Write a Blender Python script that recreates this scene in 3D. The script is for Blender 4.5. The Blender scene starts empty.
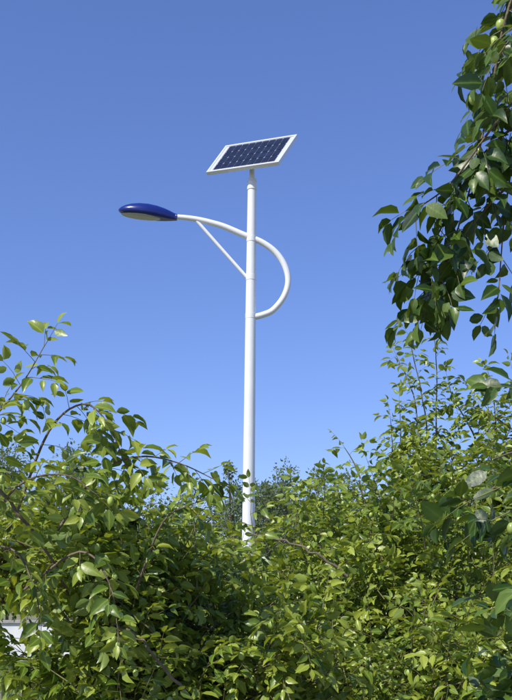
import bpy, bmesh, math, random
import numpy as np
from mathutils import Vector, Matrix
random.seed(7)
R=random.Random(23)
sc=bpy.context.scene
V=Vector
# ------------------------------------------------------------ camera
cam_d=bpy.data.cameras.new("camera"); cam=bpy.data.objects.new("camera",cam_d)
sc.collection.objects.link(cam); sc.camera=cam
cam.location=(0,0,1.6); cam.rotation_euler=(math.radians(90),0,0)
cam_d.sensor_width=36; cam_d.lens=49.4; cam_d.shift_y=0.343
cam_d.clip_start=0.05; cam_d.clip_end=3000
# ------------------------------------------------------------ light
sun_dir=V((-0.50,-0.54,0.80)).normalized()
el=math.asin(sun_dir.z); az=math.atan2(sun_dir.x,sun_dir.y)
w=bpy.data.worlds.new("World"); sc.world=w; w.use_nodes=True
nt=w.node_tree; bg=nt.nodes["Background"]
sky=nt.nodes.new("ShaderNodeTexSky"); sky.sky_type='NISHITA'; sky.sun_disc=False
sky.sun_elevation=el; sky.sun_rotation=az%(2*math.pi)
sky.air_density=1.1; sky.dust_density=0.15; sky.ozone_density=4.5; sky.altitude=100
def wm(c):
    m=nt.nodes.new("ShaderNodeMixRGB"); m.blend_type='MULTIPLY'; m.inputs[0].default_value=1; m.inputs[2].default_value=(*c,1); return m
m1=wm((.16,.16,.16)); ga=nt.nodes.new("ShaderNodeGamma"); ga.inputs[1].default_value=0.86; m2=wm((4.7,5.25,7.9))
nt.links.new(sky.outputs[0],m1.inputs[1]); nt.links.new(m1.outputs[0],ga.inputs[0]); nt.links.new(ga.outputs[0],m2.inputs[1])
nt.links.new(m2.outputs[0],bg.inputs[0]); bg.inputs[1].default_value=0.125
sl=bpy.data.lights.new("sun","SUN"); sl.energy=5.0; sl.angle=math.radians(0.5); sl.color=(1,0.96,0.86)
so=bpy.data.objects.new("sun",sl); sc.collection.objects.link(so)
so.rotation_euler=(-sun_dir).to_track_quat('-Z','Y').to_euler()
sc.view_settings.view_transform='Standard'; sc.view_settings.look='None'; sc.view_settings.exposure=0
# ------------------------------------------------------------ materials
def mat(name,col,rough=0.5,metal=0.0,noise=0.0,scale=8,bump=0.0,spec=0.5):
    m=bpy.data.materials.new(name); m.use_nodes=True; n=m.node_tree; b=n.nodes["Principled BSDF"]
    b.inputs["Roughness"].default_value=rough; b.inputs["Metallic"].default_value=metal
    b.inputs["Specular IOR Level"].default_value=spec
    b.inputs["Base Color"].default_value=(*col,1)
    if noise>0 or bump>0:
        tc=n.nodes.new("ShaderNodeTexCoord"); nz=n.nodes.new("ShaderNodeTexNoise")
        nz.inputs["Scale"].default_value=scale; nz.inputs["Detail"].default_value=6
        n.links.new(tc.outputs["Object"],nz.inputs["Vector"])
        cr=n.nodes.new("ShaderNodeValToRGB")
        cr.color_ramp.elements[0].position=0.3; cr.color_ramp.elements[1].position=0.7
        cr.color_ramp.elements[0].color=(*[c*(1-noise) for c in col],1)
        cr.color_ramp.elements[1].color=(*[min(1,c*(1+noise)) for c in col],1)
        n.links.new(nz.outputs["Fac"],cr.inputs[0]); n.links.new(cr.outputs[0],b.inputs["Base Color"])
        if bump>0:
            bp=n.nodes.new("ShaderNodeBump"); bp.inputs["Strength"].default_value=bump; bp.inputs["Distance"].default_value=0.02
            n.links.new(nz.outputs["Fac"],bp.inputs["Height"]); n.links.new(bp.outputs[0],b.inputs["Normal"])
    return m
def leafmat(name,dark,mid,light,back,trans=0.3,rough=0.38):
    m=bpy.data.materials.new(name); m.use_nodes=True; n=m.node_tree; b=n.nodes["Principled BSDF"]
    out=[x for x in n.nodes if x.type=='OUTPUT_MATERIAL'][0]
    at=n.nodes.new("ShaderNodeAttribute"); at.attribute_name="lf"
    sp=n.nodes.new("ShaderNodeSeparateXYZ"); n.links.new(at.outputs["Vector"],sp.inputs[0])
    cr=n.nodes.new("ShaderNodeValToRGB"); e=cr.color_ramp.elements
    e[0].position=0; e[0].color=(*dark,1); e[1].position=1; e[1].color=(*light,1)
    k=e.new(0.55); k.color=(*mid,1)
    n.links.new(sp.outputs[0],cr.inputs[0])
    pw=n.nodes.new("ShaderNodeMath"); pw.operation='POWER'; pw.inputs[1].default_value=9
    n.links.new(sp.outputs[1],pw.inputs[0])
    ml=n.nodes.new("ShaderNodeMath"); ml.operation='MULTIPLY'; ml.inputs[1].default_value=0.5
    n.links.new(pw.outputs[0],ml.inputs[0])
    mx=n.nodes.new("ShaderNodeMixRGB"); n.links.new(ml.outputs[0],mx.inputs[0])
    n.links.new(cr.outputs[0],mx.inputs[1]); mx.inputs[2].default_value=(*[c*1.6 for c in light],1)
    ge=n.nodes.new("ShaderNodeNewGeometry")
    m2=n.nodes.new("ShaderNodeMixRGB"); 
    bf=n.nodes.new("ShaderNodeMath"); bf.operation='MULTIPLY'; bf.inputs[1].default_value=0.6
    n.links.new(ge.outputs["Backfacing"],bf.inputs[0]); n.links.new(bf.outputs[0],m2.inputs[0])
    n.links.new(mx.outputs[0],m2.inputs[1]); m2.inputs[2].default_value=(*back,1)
    n.links.new(m2.outputs[0],b.inputs["Base Color"]); b.inputs["Roughness"].default_value=rough
    b.inputs["Specular IOR Level"].default_value=0.5
    tc=n.nodes.new("ShaderNodeTexCoord"); nz=n.nodes.new("ShaderNodeTexNoise"); nz.inputs["Scale"].default_value=60; nz.inputs["Detail"].default_value=2
    n.links.new(tc.outputs["Object"],nz.inputs["Vector"]); bp=n.nodes.new("ShaderNodeBump"); bp.inputs["Strength"].default_value=.3; bp.inputs["Distance"].default_value=.003
    n.links.new(nz.outputs["Fac"],bp.inputs["Height"]); n.links.new(bp.outputs[0],b.inputs["Normal"])
    tr=n.nodes.new("ShaderNodeBsdfTranslucent")
    hs=n.nodes.new("ShaderNodeMixRGB"); hs.blend_type='MULTIPLY'; hs.inputs[0].default_value=1
    n.links.new(m2.outputs[0],hs.inputs[1]); hs.inputs[2].default_value=(1.15,1,0.3,1)
    g=n.nodes.new("ShaderNodeMixRGB"); g.blend_type='ADD'; g.inputs[0].default_value=1
    n.links.new(hs.outputs[0],g.inputs[1]); n.links.new(hs.outputs[0],g.inputs[2])
    n.links.new(g.outputs[0],tr.inputs[0])
    ms=n.nodes.new("ShaderNodeMixShader"); ms.inputs[0].default_value=trans
    n.links.new(b.outputs[0],ms.inputs[1]); n.links.new(tr.outputs[0],ms.inputs[2]); n.links.new(ms.outputs[0],out.inputs[0])
    return m
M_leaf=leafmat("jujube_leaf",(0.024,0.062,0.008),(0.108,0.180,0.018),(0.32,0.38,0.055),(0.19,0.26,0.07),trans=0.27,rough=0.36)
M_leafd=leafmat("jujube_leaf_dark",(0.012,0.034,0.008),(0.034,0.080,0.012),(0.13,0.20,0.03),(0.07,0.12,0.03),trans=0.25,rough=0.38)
M_far=leafmat("distant_leaf_hazed",(0.080,0.115,0.060),(0.125,0.175,0.095),(0.18,0.23,0.13),(0.13,0.18,0.10),rough=0.8)  # pale grey-green: aerial haze is put into the leaf colour
M_bark=mat("bark",(0.16,0.12,0.08),0.85,noise=0.4,scale=30,bump=0.6)
M_twig=mat("twig",(0.16,0.15,0.06),0.7,noise=0.3,scale=40)
M_fruit=mat("unripe_fruit",(0.36,0.46,0.11),0.3,noise=0.2,scale=30)
M_white=mat("white_paint",(0.82,0.82,0.80),0.35,noise=0.03,scale=5)
M_alu=mat("aluminium_frame",(0.72,0.73,0.74),0.35,metal=0.3)
M_cell=mat("silicon_cell",(0.014,0.018,0.038),0.22,noise=0.45,scale=12)
M_back=mat("cell_backing",(0.36,0.39,0.47),0.25)
M_blue=mat("blue_lacquer",(0.009,0.022,0.17),0.28,noise=0.1,scale=4)
M_lens=mat("lamp_glass",(0.40,0.43,0.46),0.25)
M_steel=mat("galvanised_steel",(0.35,0.36,0.37),0.45,metal=0.7)
# ------------------------------------------------------------ helpers
def empty(name,loc=(0,0,0)):
    o=bpy.data.objects.new(name,None); o.location=loc; sc.collection.objects.link(o); return o
def addmesh(name,verts,faces,m,parent=None,smooth=False):
    me=bpy.data.meshes.new(name); me.from_pydata([tuple(v) for v in verts],[],faces); me.update()
    me.materials.append(m)
    if smooth: me.polygons.foreach_set("use_smooth",[True]*len(me.polygons))
    o=bpy.data.objects.new(name,me); sc.collection.objects.link(o)
    if parent: o.parent=parent
    return o
def catmull(pts,n=6):
    P=[V(p) for p in pts]; P=[P[0]*2-P[1]]+P+[P[-1]*2-P[-2]]; out=[]
    for i in range(1,len(P)-2):
        a,b,c,d=P[i-1:i+3]
        for k in range(n):
            t=k/n
            out.append(0.5*((2*b)+(c-a)*t+(2*a-5*b+4*c-d)*t*t+(3*b-a-3*c+d)*t**3))
    out.append(P[-2]); return out
def tube_geo(pts,radii,k,verts,faces,cap=True):
    base=len(verts); n=len(pts); prev=None
    for i,p in enumerate(pts):
        t=(pts[min(i+1,n-1)]-pts[max(i-1,0)])
        if t.length<1e-9: t=V((0,0,1))
        t.normalize()
        if prev is None:
            a=t.cross(V((0,0,1)));
            if a.length<0.1: a=t.cross(V((1,0,0)))
        else: a=prev-t*prev.dot(t)
        a.normalize(); prev=a; b=t.cross(a)
        for j in range(k):
            th=2*math.pi*j/k
            verts.append(p+(a*math.cos(th)+b*math.sin(th))*radii[i])
    for i in range(n-1):
        for j in range(k):
            faces.append((base+i*k+j,base+i*k+(j+1)%k,base+(i+1)*k+(j+1)%k,base+(i+1)*k+j))
    if cap:
        faces.append(tuple(base+j for j in reversed(range(k)))); faces.append(tuple(base+(n-1)*k+j for j in range(k)))
def tube(name,pts,radii,m,parent,k=20):
    v=[];f=[]; tube_geo([V(p) for p in pts],radii,k,v,f); 
    o=addmesh(name,v,f,m,parent,smooth=True)
    md=o.modifiers.new("e","EDGE_SPLIT"); md.split_angle=math.radians(50); return o
def box(name,c,s,m,parent,bev=0.0,rot=None):
    bm=bmesh.new(); bmesh.ops.create_cube(bm,size=1)
    for v in bm.verts: v.co=V((v.co.x*s[0],v.co.y*s[1],v.co.z*s[2]))
    if bev>0: bmesh.ops.bevel(bm,geom=bm.edges[:],offset=bev,segments=2,affect='EDGES')
    me=bpy.data.meshes.new(name); bm.to_mesh(me); bm.free(); me.materials.append(m)
    o=bpy.data.objects.new(name,me); sc.collection.objects.link(o); o.location=c
    if rot: o.rotation_euler=rot
    if parent: o.parent=parent
    return o
# ------------------------------------------------------------ foliage engine
def rv(s=1.0): return V((R.gauss(0,1),R.gauss(0,1),R.gauss(0,1)))*s
class Fol:
    def __init__(s): s.L=[]; s.T=[]; s.Fr=[]
    def leaf(s,p,a,n,size,sh): s.L.append((p.x,p.y,p.z,a.x,a.y,a.z,n.x,n.y,n.z,size,sh))
    def spray(s,p,d,L,leaf,grav=0.6,sh=0.5,fruit=0.04):
        n=max(3,int(L/(leaf*0.40))); st=L/n; d=d.normalized(); up=(V((0,0,1))+rv(0.35))
        pts=[p.copy()]; sg=R.choice((-1,1))
        for i in range(n):
            d=(d+V((0,0,-grav*0.13))+rv(0.06)).normalized(); p=p+d*st; pts.append(p.copy())
            side=d.cross(up); 
            if side.length<0.05: side=d.cross(V((1,0,0)))
            side.normalize(); nn=side.cross(d)
            a=(d*0.55+side*(sg*0.85)+V((0,0,-0.25))+rv(0.25)).normalized()
            m=(nn+rv(0.38)); m=(m-a*m.dot(a)).normalized()
            t=i/n; sz=leaf*(0.75+0.45*math.sin(math.pi*(0.2+0.7*t)))*R.uniform(0.6,1.2)
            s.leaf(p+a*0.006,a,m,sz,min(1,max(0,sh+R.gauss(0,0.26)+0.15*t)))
            if R.random()<fruit: s.Fr.append((p+V((0,0,-0.02)),R.uniform(0.008,0.0125)))
            sg=-sg
        up2=(up-d*up.dot(d)).normalized(); s.leaf(p,d,up2,leaf*0.8,min(1,sh+0.25))
        s.T.append((pts,0.0014,0.0007,3))
    def shoot(s,p,d,L,leaf,grav=0.25,sh=0.5,fruit=0.04,dens=1.0,r=0.0035,sprL=0.17,bare=0.0):
        n=max(3,int(L*dens/0.055)); st=L/n; d=d.normalized(); pts=[p.copy()]; ang=R.uniform(0,6.28)
        for i in range(n):
            d=(d+V((0,0,-grav*0.12))+rv(0.07)).normalized(); p=p+d*st; pts.append(p.copy())
            if i/n<bare: continue
            a=d.cross(V((0.3,0.2,1))).normalized(); b=d.cross(a)
            ang+=2.4; rad=a*math.cos(ang)+b*math.sin(ang)
            sd=d*0.45+rad+V((0,0,0.1))
            s.spray(p,sd,sprL*R.uniform(0.6,1.2)*(1-0.45*i/n),leaf,sh=sh+R.gauss(0,0.1),fruit=fruit)
        s.spray(p,d,sprL*0.7,leaf,sh=sh+0.15,fruit=0)
        s.T.append((pts,r,r*0.4,4))
    def limb(s,pts,r0,r1,k=7,jit=0.01):
        q=catmull(pts,6); q=[a+rv(jit) if 0<i<len(q)-1 else a for i,a in enumerate(q)]
        s.T.append((q,r0,r1,k)); return list(q)
    def mass(s,c,rad,n,leaf,L=0.35,sh=0.5,fruit=0.03,up=0.6,zmin=0.3,skel=None,shell=0.45,dens=1.0,grav=0.25,sprL=0.17,cl=True):
        c=V(c); K=max(3,n//9); spread=0.30*min(rad)
        cen=[]
        for _ in range(K):
            d=rv().normalized(); q=R.random()**(shell*.8)
            cen.append((c+V((d.x*rad[0],d.y*rad[1],d.z*rad[2]))*q,d,R.gauss(0,.14)))  # random tone per clump: uneven lighting put into the leaf colour
        for _ in range(n):
            if cl and R.random()<.8:
                c0,d,ds=R.choice(cen); p=c0+rv(spread*.45); d=(d+rv(.4)).normalized()
            else:
                ds=0;d=rv().normalized(); q=R.random()**shell
                p=c+V((d.x*rad[0],d.y*rad[1],d.z*rad[2]))*q
            if p.z<zmin: continue
            dd=d*0.7+V((0,0,up))+rv(0.35); dd.normalize()
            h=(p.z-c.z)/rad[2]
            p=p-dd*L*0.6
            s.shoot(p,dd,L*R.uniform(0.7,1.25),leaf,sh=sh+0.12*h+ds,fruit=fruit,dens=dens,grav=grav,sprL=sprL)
            if skel and R.random()<0.3:
                b=min(skel,key=lambda x:(x-p).length+R.random()*0.3)
                m=(p+b)/2+rv(0.04)
                s.T.append((catmull([b,m,p],3),0.005,0.003,5))
    def build(s,name,lm,simple=False,parent=None,wid=(.78,1.08)):
        par=parent or empty(name)
        A=np.array(s.L,dtype=np.float64)
        if simple: tv=np.array([(0,0,0),(-.33,.45,.05),(.33,.45,.05),(0,1,-.05)]); tf=[(0,2,3,1)]; tm=[0,0,0,0]
        else:
            tv=np.array([(0,0,0),(-.20,.17,.055),(0,.17,.0),(.20,.17,.055),(-.27,.42,.06),(0,.42,-.015),(.27,.42,.06),(-.17,.73,.01),(0,.73,-.06),(.17,.73,.01),(0,1,-.15)])
            tf=[(0,2,1),(0,3,2),(1,2,5,4),(2,3,6,5),(4,5,8,7),(5,6,9,8),(7,8,10),(8,9,10)]; tm=[1,0,1,0,0,1,0,0,1,0,1]
        n=len(A); P=A[:,0:3];Y=A[:,3:6];Z=A[:,6:9];X=np.cross(Y,Z); S=A[:,9]
        curl=np.random.RandomState(3).uniform(0.2,2.4,n); wd=np.random.RandomState(4).uniform(wid[0],wid[1],n)
        nv=len(tv)
        W=(P[:,None,:]+S[:,None,None]*(tv[None,:,0,None]*wd[:,None,None]*X[:,None,:]+tv[None,:,1,None]*Y[:,None,:]+tv[None,:,2,None]*curl[:,None,None]*Z[:,None,:]))
        me=bpy.data.meshes.new("leaves"); me.vertices.add(n*nv); me.vertices.foreach_set("co",W.reshape(-1).astype(np.float32))
        li=np.array([i for f in tf for i in f]); ls=np.array([len(f) for f in tf])
        loops=(np.arange(n)[:,None]*nv+li[None,:]).reshape(-1)
        tot=np.tile(ls,n); start=np.concatenate([[0],np.cumsum(tot)[:-1]])
        me.loops.add(len(loops)); me.loops.foreach_set("vertex_index",loops.astype(np.int32))
        me.polygons.add(len(tot)); me.polygons.foreach_set("loop_start",start.astype(np.int32)); me.polygons.foreach_set("loop_total",tot.astype(np.int32))
        me.polygons.foreach_set("use_smooth",np.ones(len(tot),dtype=bool))
        me.update(calc_edges=True)
        at=me.attributes.new("lf","FLOAT_VECTOR","POINT")
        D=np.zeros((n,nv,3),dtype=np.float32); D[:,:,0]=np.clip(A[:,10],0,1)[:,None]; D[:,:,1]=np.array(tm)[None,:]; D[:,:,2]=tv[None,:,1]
        at.data.foreach_set("vector",D.reshape(-1))
        me.materials.append(lm)
        o=bpy.data.objects.new("leaves",me); sc.collection.objects.link(o); o.parent=par
        v=[];f=[];v2=[];f2=[]
        for pts,r0,r1,k in s.T:
            m=len(pts); rr=[r0+(r1-r0)*i/(m-1) for i in range(m)]
            if k<=4: tube_geo(pts,rr,k,v2,f2,cap=False)
            else: tube_geo(pts,rr,k,v,f,cap=False)
        if v: addmesh("branches",v,f,M_bark,par,smooth=True)
        if v2: addmesh("twigs",v2,f2,M_twig,par,smooth=True)
        if s.Fr:
            bm=bmesh.new(); bmesh.ops.create_uvsphere(bm,u_segments=10,v_segments=8,radius=1)
            bv=[x.co.copy() for x in bm.verts]; bf=[[y.index for y in x.verts] for x in bm.faces]; bm.free()
            v=[];f=[]
            for p,r in s.Fr:
                b=len(v); v+= [p+V((q.x*r,q.y*r,q.z*r*1.35)) for q in bv]; f+=[tuple(b+i for i in x) for x in bf]
            addmesh("fruit",v,f,M_fruit,par,smooth=True)
        print(name,"leaves",n)
        return par

# ------------------------------------------------------------ solar street lamp
lamp=empty("solar_street_lamp",(0,0,0))
PY=12.0
def px(z): return -0.12+0.0105*z
zs=[0.02,2.5,4.9,6.70]
tube("pole",[(px(z),PY,z) for z in zs],[0.088,0.078,0.066,0.052],M_white,lamp,28)
tube("pole_cap",[(px(6.70),PY,6.70),(px(6.74),PY,6.735)],[0.060,0.05],M_white,lamp,28)
tube("mount_stub",[(px(6.7),PY,6.735),(-0.05,PY+0.01,6.95)],[0.034,0.034],M_white,lamp,14)
tube("mount_collar",[(px(6.6),PY,6.60),(px(6.66),PY,6.65)],[0.060,0.060],M_white,lamp,24)
tube("base_flange",[(px(0),PY,0.0),(px(0),PY,0.02)],[0.2,0.2],M_steel,lamp,24)
for i in range(4):
    a=math.pi/4+i*math.pi/2
    tube("anchor_bolt_%d"%i,[(px(0)+.15*math.cos(a),PY+.15*math.sin(a),0.02),(px(0)+.15*math.cos(a),PY+.15*math.sin(a),0.09)],[0.014,0.014],M_steel,lamp,6)
box("access_door",(px(.7),PY-0.083,0.7),(0.09,0.012,0.3),M_white,lamp,0.004)
arm=[(-.985,6.262),(-.84,6.248),(-.70,6.225),(-.55,6.188),(-.3875,6.1375),(-.1375,6.03),(.075,5.944),(.25,5.815),(.365,5.64),(.402,5.45),(.345,5.26),(.215,5.10),(.09,5.04),(-.03,5.01)]
ap=catmull([(x,PY,z) for x,z in arm],6)
tube("curved_arm",ap,[0.030+0.008*min(1,i/30) for i in range(len(ap))],M_white,lamp,18)
tube("arm_brace",[(-.76,PY,6.235),(-.11,PY,5.50)],[0.021,0.021],M_white,lamp,14)
for z,rr in ((5.98,.062),(5.50,.065),(5.02,.0675)):
    tube("clamp_%d"%int(z*10),[(px(z),PY,z-.03),(px(z),PY,z+.03)],[rr,rr],M_white,lamp,28)
# lamp head
ax0=V((-.985,PY,6.26)); ax1=V((-1.715,PY-0.02,6.335)); A=(ax1-ax0); HL=A.length; A.normalize()
roll=math.radians(-4)
side=V((0,-1,0)); side=(side-A*side.dot(A)).normalized(); upv=side.cross(A); 
if upv.z<0: upv=-upv
side=side*math.cos(roll)+upv*math.sin(roll)*1.0; side.normalize(); upv=A.cross(side)
if upv.z<0: upv=-upv
prof=[(0,.036,.036,.036),(.05,.042,.042,.040),(.12,.062,.062,.044),(.22,.095,.085,.046),(.35,.128,.105,.046),(.5,.148,.115,.044),(.65,.150,.110,.04),(.78,.136,.094,.036),(.88,.110,.070,.03),(.95,.074,.044,.02),(.99,.035,.02,.012),(1.0,.01,.005,.004)]
v=[];f=[];K=28
for t,hw,ht,hb in prof:
    c=ax0+A*(t*HL)
    for j in range(K):
        th=2*math.pi*j/K; cx=math.cos(th); sz=math.sin(th)
        zz=ht*sz if sz>0 else hb*sz
        if sz<0: zz=-hb*min(1,abs(sz)*1.8)
        v.append(c+side*(hw*cx)+upv*zz)
for i in range(len(prof)-1):
    for j in range(K): f.append((i*K+j,i*K+(j+1)%K,(i+1)*K+(j+1)%K,(i+1)*K+j))
f.append(tuple(range(K))); f.append(tuple((len(prof)-1)*K+j for j in range(K)))
addmesh("lamp_housing",v,f,M_blue,lamp,True)
v=[];f=[]
for t in [.27,.30,.4,.5,.6,.7,.8,.88,.93,.95]:
    s_=(t-.27)/.68; hw=0.125*math.sqrt(max(0.0008,1-(2*s_-1)**2))
    c=ax0+A*(t*HL)
    for j in range(13):
        q=-1+2*j/12
        v.append(c+side*(hw*q)-upv*(0.034+0.026*math.sqrt(max(0,(1-q*q)))*hw/0.118+0.008))
for i in range(9):
    for j in range(12): f.append((i*13+j,i*13+j+1,(i+1)*13+j+1,(i+1)*13+j))
addmesh("lamp_lens",v,f,M_lens,lamp,True)
# solar panel
W_=V((.90,-.54,-.11)); U_=V((.2375,.30,.475)); N_=W_.cross(U_).normalized()
wl=W_.length; ul=U_.length; wx=W_.normalized(); uy=N_.cross(wx)
pc=V((-.053,PY,7.035))
panel=empty("solar_panel"); panel.parent=lamp
def pb(name,cx,cy,cz,sx,sy,sz,m):
    Mx=Matrix((wx,uy,N_)).transposed()
    bm=bmesh.new(); bmesh.ops.create_cube(bm,size=1)
    for q in bm.verts: q.co=pc+Mx@V((q.co.x*sx+cx,q.co.y*sy+cy,q.co.z*sz+cz))
    me=bpy.data.meshes.new(name); bm.to_mesh(me); bm.free(); me.materials.append(m)
    o=bpy.data.objects.new(name,me); sc.collection.objects.link(o); o.parent=panel
fr=0.03
pb("frame_bottom",0,-ul/2+fr/2,0,wl,fr,.045,M_alu); pb("frame_top",0,ul/2-fr/2,0,wl,fr,.045,M_alu)
pb("frame_left",-wl/2+fr/2,0,0,fr,ul-2*fr,.045,M_alu); pb("frame_right",wl/2-fr/2,0,0,fr,ul-2*fr,.045,M_alu)
pb("backing",0,0,.008,wl-2*fr,ul-2*fr,.012,M_back)
pb("margin_left",-wl/2+fr+.02,0,.0155,.04,ul-2*fr-.004,.002,M_alu); pb("margin_right",wl/2-fr-.02,0,.0155,.04,ul-2*fr-.004,.002,M_alu)
pb("rail",-.0,0.1,-.04,wl*.6,.04,.03,M_steel); pb("rail_b",-.0,-0.1,-.04,wl*.6,.04,.03,M_steel); pb("bracket",0,0,-.07,.12,.34,.03,M_steel)
v=[];f=[]; Mx=Matrix((wx,uy,N_)).transposed()
iw=wl-2*fr-0.10; ih=ul-2*fr-0.015; nc,nr=9,4
for i in range(nc):
    for j in range(nr):
        cx=-iw/2+iw*(i+.5)/nc; cy=-ih/2+ih*(j+.5)/nr; hx=iw/nc/2-.0038; hy=ih/nr/2-.0038; c=.007
        b=len(v)
        for a_,b_ in ((-hx+c,-hy),(hx-c,-hy),(hx,-hy+c),(hx,hy-c),(hx-c,hy),(-hx+c,hy),(-hx,hy-c),(-hx,-hy+c)):
            v.append(pc+Mx@V((cx+a_,cy+b_,.018)))
        f.append(tuple(range(b,b+8)))
addmesh("cells",v,f,M_cell,panel)

# ------------------------------------------------------------ ground, wall
gm=mat("ground_soil_grass",(0.20,0.19,0.10),0.95,noise=0.55,scale=1.3,bump=0.8)
addmesh("ground",[(-1500,-300,0),(1500,-300,0),(1500,2500,0),(-1500,2500,0)],[(0,1,2,3)],gm)
wall=empty("white_wall")
M_wall=mat("whitewash",(0.75,0.75,0.73),0.8,noise=0.1,scale=2.5,bump=0.2)
M_wallcap=mat("wall_cap",(0.35,0.33,0.30),0.8,noise=0.2,scale=6)
box("wall_body",(-4,22,0.42),(26,0.24,0.84),M_wall,wall); box("wall_coping",(-4,22,0.875),(26.05,0.34,0.07),M_wallcap,wall,0.01)
for i in range(9): box("pier_%d"%i,(-17+i*3.25,21.80,0.42),(0.4,0.155,0.835),M_wall,wall,0.01)
G=Fol()
for _ in range(14000):
    y=R.uniform(9,24); x=R.uniform(-12,6)
    a=V((R.gauss(0,.35),R.gauss(0,.35),1)).normalized(); n=a.cross(rv()).normalized()
    G.leaf(V((x,y,0)),a,n,R.uniform(.05,.18),R.random())
G.build("grass",M_leaf,simple=True)

# ------------------------------------------------------------ distant trees
D=Fol()
def far_tree(x,y,h,rx,n,leaf=.2,z0=.25):
    D.T.append((catmull([(x,y,0),(x+R.uniform(-.2,.2),y,h*.5),(x,y,h*.8)],4),.08,.01,6))
    cl=[]
    for _ in range(24):
        hz=z0+(1-z0)*R.random()
        rr=rx*math.sin(math.pi*min(.98,max(.08,(hz-z0*.6)/(1.02-z0*.6))))**.7
        a=R.uniform(0,6.28)
        c=V((x+rr*math.cos(a)*R.uniform(.3,.95),y+rr*math.sin(a)*R.uniform(.3,.95),h*hz*.95)); cl.append((c,R.uniform(.4,.75)*rx*.75,R.uniform(-.2,.2)))
        D.T.append(([V((x,y,h*hz*.7)),(V((x,y,h*hz*.8))+c)/2,c],.02,.006,5))
    for _ in range(n):
        c,r,s=R.choice(cl); d=rv().normalized()*r*R.random()**.4; p=c+V((d.x,d.y,d.z*1.1))
        a=(d.normalized()+V((0,0,-.1))+rv(.5)).normalized(); nn=(V((0,0,1))+rv(.6)); nn=(nn-a*nn.dot(a)).normalized()
        D.leaf(p,a,nn,leaf*R.uniform(.6,1.2),min(1,max(0,.5+s+R.gauss(0,.15))))
for i in range(30):
    x=-22+i*1.65+R.uniform(-.6,.6); y=R.uniform(40,50)
    h=6.2+R.uniform(-.6,.8)+(1.5 if x<-6 else 0)
    if -5<x<3: h-=.6
    far_tree(x,y,h,R.uniform(1.4,2.2),3200,.18)
far_tree(-.95,36,6.7,.55,1100,.13,.35); far_tree(1.35,37,6.5,1.0,3200,.14,.3); far_tree(.45,38,6.3,.6,1300,.13,.4); far_tree(-2.5,37,6.0,1.0,2200,.15); far_tree(-.1,40,6.2,1.4,3800,.16)
far_tree(2.2,36,6.2,.9,2400,.15,.3); far_tree(.9,41,6.2,1.4,3800,.16)
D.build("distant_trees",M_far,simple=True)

# ------------------------------------------------------------ jujube trees
B=Fol()
for cx,cy,cz,rx,ry,rz,n,zm in [(-2.75,9,1.85,1.1,.8,.48,120,1.55),(-4.9,9,1.7,1.2,.8,.85,90,.8),(-.75,8.5,1.3,.8,.9,.8,130,.3),(.4,8.6,1.15,1.2,.9,.66,130,.3),(2.2,9,1.4,1.4,1,1.1,140,.3),(4.2,9.2,1.5,1.4,1,1.2,110,.3)]:
    sk=B.limb([(cx,cy,0),(cx+.05,cy,.5),(cx-.05,cy,1.1),(cx+.1,cy,cz+rz*.3)],.05,.008)
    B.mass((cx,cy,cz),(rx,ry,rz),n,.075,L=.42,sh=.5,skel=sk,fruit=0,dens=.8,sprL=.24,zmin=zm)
B.build("jujube_tree",M_leaf)

# right-hand tree
C=Fol()
sk=C.limb([(1.5,7,0),(1.52,7,.7),(1.4,7,1.4),(1.55,6.95,2.0),(1.35,7,2.6)],.07,.006)
sk+=C.limb([(1.5,7,.8),(1.1,7,1.5),(.9,7,2.0),(.75,7,2.4)],.03,.005)
sk+=C.limb([(1.5,7,.9),(1.9,7,1.7),(2.1,7,2.3),(1.9,7,2.7)],.03,.005)
C.mass((1.3,7,1.95),(1.0,.8,.70),330,.058,L=.36,sh=.55,skel=sk,sprL=.18)
C.mass((2.3,7.2,2.0),(1.0,.9,.8),180,.060,L=.36,sh=.55,skel=sk,sprL=.18)
for p,d,L in [((1.15,7,2.5),(.15,0,1),.95),((1.3,6.95,2.6),(.02,.1,1),.85),((1.0,7,2.5),(-.1,0,1),.35),((1.75,7,2.6),(.1,0,1),.6),((1.6,7,2.7),(-.35,0,1),.45),((2.0,7,2.6),(-.1,0,1),.6),((.75,6.9,2.4),(-.3,0,1),.25),((1.5,6.9,2.5),(.3,0,.8),.6),((1.85,6.9,2.75),(-.6,0,.5),.5),((1.25,7,2.5),(-.05,0,1),.9),((1.05,7,2.4),(.1,.2,1),.6)]:
    C.shoot(V(p),V(d),L,.062,grav=.15,sh=.6,sprL=.2,r=.007)
C.mass((1.8,7,2.7),(.35,.4,.35),16,.062,L=.35,sh=.55,skel=sk)
C.build("jujube_tree",M_leaf)

# centre tree
E=Fol()
sk=E.limb([(.9,5.1,0),(.92,5.1,.5),(.8,5.1,1.1),(1.0,5.1,1.6)],.05,.006)
sk+=E.limb([(.9,5.1,.6),(.5,5.0,.9),(.2,5.0,1.2),(-.0,5.0,1.5)],.02,.004)
sk+=E.limb([(.9,5.1,.6),(1.4,5,1.1),(1.8,5,1.5)],.02,.004)
E.mass((1.0,5.1,1.42),(1.15,.7,.64),360,.053,L=.34,sh=.55,skel=sk)
E.mass((2.1,5.2,1.5),(.9,.7,.8),150,.055,L=.34,sh=.55,skel=sk)
E.mass((.45,4.1,1.12),(1.0,.45,.48),270,.050,L=.32,sh=.55,skel=sk)
E.mass((-.22,5.0,1.25),(.68,.6,.55),160,.053,L=.32,sh=.5,skel=sk)
E.limb([(-.03,4.5,1.86),(.10,4.3,1.83),(.26,4.2,1.76),(.40,4.2,1.66)],.003,.006,jit=.004)
E.shoot(V((0,4.6,1.8)),V((-.1,0,1)),.22,.055,sh=.55)
E.build("jujube_tree",M_leaf)

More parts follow.
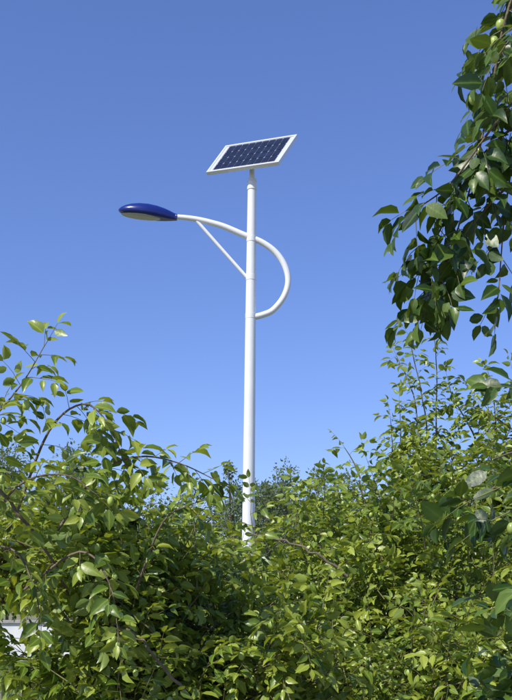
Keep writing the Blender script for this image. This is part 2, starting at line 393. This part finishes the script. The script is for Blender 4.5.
# left tree
F=Fol()
sk=F.limb([(-1.25,3.8,0),(-1.23,3.8,.4),(-1.2,3.75,.9),(-1.1,3.7,1.4),(-.9,3.6,1.7)],.05,.006)
sk+=F.limb([(-1.2,3.8,.5),(-.7,3.75,.8),(-.35,3.65,1.1),(-.15,3.6,1.4)],.02,.004)
F.limb([(-1.1,3.0,2.0),(-.84,3.0,1.93),(-.72,3.05,1.80),(-.62,3.2,1.6)],.008,.004,jit=.004)
F.limb([(-.5,3.2,1.5),(-.38,3.08,1.45),(-.28,3.05,1.34),(-.16,3.1,1.2)],.003,.006,jit=.004)
F.mass((-.40,3.5,1.38),(.38,.42,.40),190,.048,L=.27,sh=.52,skel=sk,zmin=.9)
F.mass((-.10,3.6,1.22),(.48,.4,.38),140,.048,L=.28,sh=.55,skel=sk)
F.mass((-.95,3.6,1.72),(.40,.4,.17),75,.050,L=.25,sh=.52,skel=sk,zmin=1.62)
def arch(F,pts,leaf,r=.005,sh=.55,every=2,sprL=.14,start=.15,fruit=.05,grav=.7):
    q=catmull(pts,5); n=len(q); F.T.append((q,r,r*.3,5)); ang=R.uniform(0,6)
    for i in range(int(n*start),n,every):
        d=(q[min(i+1,n-1)]-q[max(0,i-1)]).normalized(); a=d.cross(V((.2,.3,1))).normalized(); b=d.cross(a); ang+=2.3
        F.spray(q[i],d*.6+a*math.cos(ang)+b*math.sin(ang),sprL*R.uniform(.55,1.25),leaf,grav=grav,sh=sh+R.gauss(0,.12),fruit=fruit)
    F.spray(q[-1],(q[-1]-q[-2]),sprL*.8,leaf,sh=sh+.1,fruit=0,grav=grav)
arch(F,[(-1.05,3.1,1.95),(-.88,3.1,2.12),(-.76,3.1,2.26),(-.68,3.08,2.38)],.056,every=1,sprL=.11)
arch(F,[(-.95,3.1,1.9),(-.86,3.1,2.1),(-.82,3.1,2.2)],.055,every=1,sprL=.11)
arch(F,[(-.80,3.2,1.85),(-.68,3.15,2.12),(-.56,3.1,2.2),(-.48,3.1,2.14),(-.42,3.1,2.0)],.058,sprL=.12,every=1,grav=1)
arch(F,[(-.66,3.2,1.8),(-.52,3.15,1.98),(-.38,3.1,2.03),(-.25,3.1,2.01),(-.12,3.1,1.95)],.056,sprL=.08,every=1)
arch(F,[(-.9,3.0,1.7),(-.75,3.0,1.92),(-.6,3.0,1.96),(-.5,3.0,1.9)],.056,every=1,sprL=.11)
arch(F,[(-.4,3.2,1.6),(-.3,3.1,1.82),(-.2,3.1,1.88)],.052,sprL=.1)
arch(F,[(-1.0,2.9,1.6),(-.85,2.9,1.85),(-.78,2.9,1.98)],.056,every=1,sprL=.11)
arch(F,[(-.75,3.1,1.6),(-.55,3.0,1.72),(-.45,2.95,1.62),(-.42,2.95,1.45)],.056,every=1,sprL=.11,grav=1.2)
arch(F,[(-.9,3.1,1.75),(-.75,3.0,1.72),(-.68,2.95,1.60),(-.66,2.95,1.5)],.056,every=1,sprL=.10,grav=1.2)
F.build("jujube_tree",M_leaf,wid=(.85,1.15))

# near tree on the right; unseen crown over the viewer added for shade
H=Fol()
sk=H.limb([(2.1,2.0,0),(2.1,2.0,.9),(2.0,2.05,1.8),(1.7,2.1,2.8),(1.2,2.2,3.4),(.9,2.3,3.7)],.09,.01)
sk+=H.limb([(1.7,2.1,2.8),(1.4,1.6,3.5),(.9,1.2,3.9),(.4,.9,4.1)],.04,.008)
sk+=H.limb([(2.0,2.05,1.6),(1.5,2.2,1.8),(1.1,2.3,1.95),(.75,2.35,1.98),(.58,2.35,1.92)],.018,.002)
sk+=H.limb([(2.05,2.0,1.1),(1.5,2.2,1.3),(1.0,2.25,1.5),(.7,2.3,1.5)],.018,.002)
hang=[[(.95,2.4,3.5),(.74,2.4,3.3),(.63,2.4,3.05),(.58,2.4,2.8),(.52,2.4,2.55),(.44,2.4,2.34)],
 [(1.0,2.45,3.3),(.80,2.45,3.1),(.69,2.45,2.85),(.64,2.45,2.6),(.61,2.42,2.34)],
 [(.98,2.3,3.1),(.77,2.35,2.95),(.60,2.35,2.76),(.48,2.35,2.60),(.39,2.35,2.53)],
 [(.98,2.3,3.35),(.80,2.3,3.2),(.68,2.3,3.02),(.58,2.3,2.88)],
 [(1.0,2.4,2.9),(.8,2.4,2.7),(.62,2.4,2.6),(.49,2.4,2.44),(.43,2.4,2.34)],
 [(.9,2.4,2.95),(.7,2.4,2.8),(.56,2.4,2.68),(.46,2.4,2.5),(.42,2.4,2.42)],
 [(.95,2.5,3.4),(.78,2.5,3.25),(.67,2.5,3.12),(.60,2.5,2.98)]]
for h in hang: arch(H,h,.054,r=.005,sh=.5,every=1,sprL=.12,start=.25,grav=1.5,fruit=.05)
for p,d,L in [((.95,2.35,1.98),(-1,0,.05),.46),((.9,2.3,1.92),(-1,.1,-.1),.38),((.85,2.35,2.0),(-.7,0,.3),.22),((.85,2.3,1.84),(-.8,0,.0),.30),((.85,2.3,1.78),(-.8,.1,-.1),.28)]:
    H.shoot(V(p),V(d),L,.060,grav=.8,sh=.3,sprL=.14)
H.mass((.82,2.3,1.32),(.27,.28,.32),60,.056,L=.26,sh=.35,skel=sk,up=.1,grav=.8)
H.mass((.6,.7,4.2),(.8,.6,.4),60,.062,L=.4,sh=.45,skel=sk)  # unseen crown mass overhead, added to shade the near branches
H.mass((1.7,1.7,3.8),(.8,.8,.5),80,.062,L=.4,sh=.45,skel=sk)
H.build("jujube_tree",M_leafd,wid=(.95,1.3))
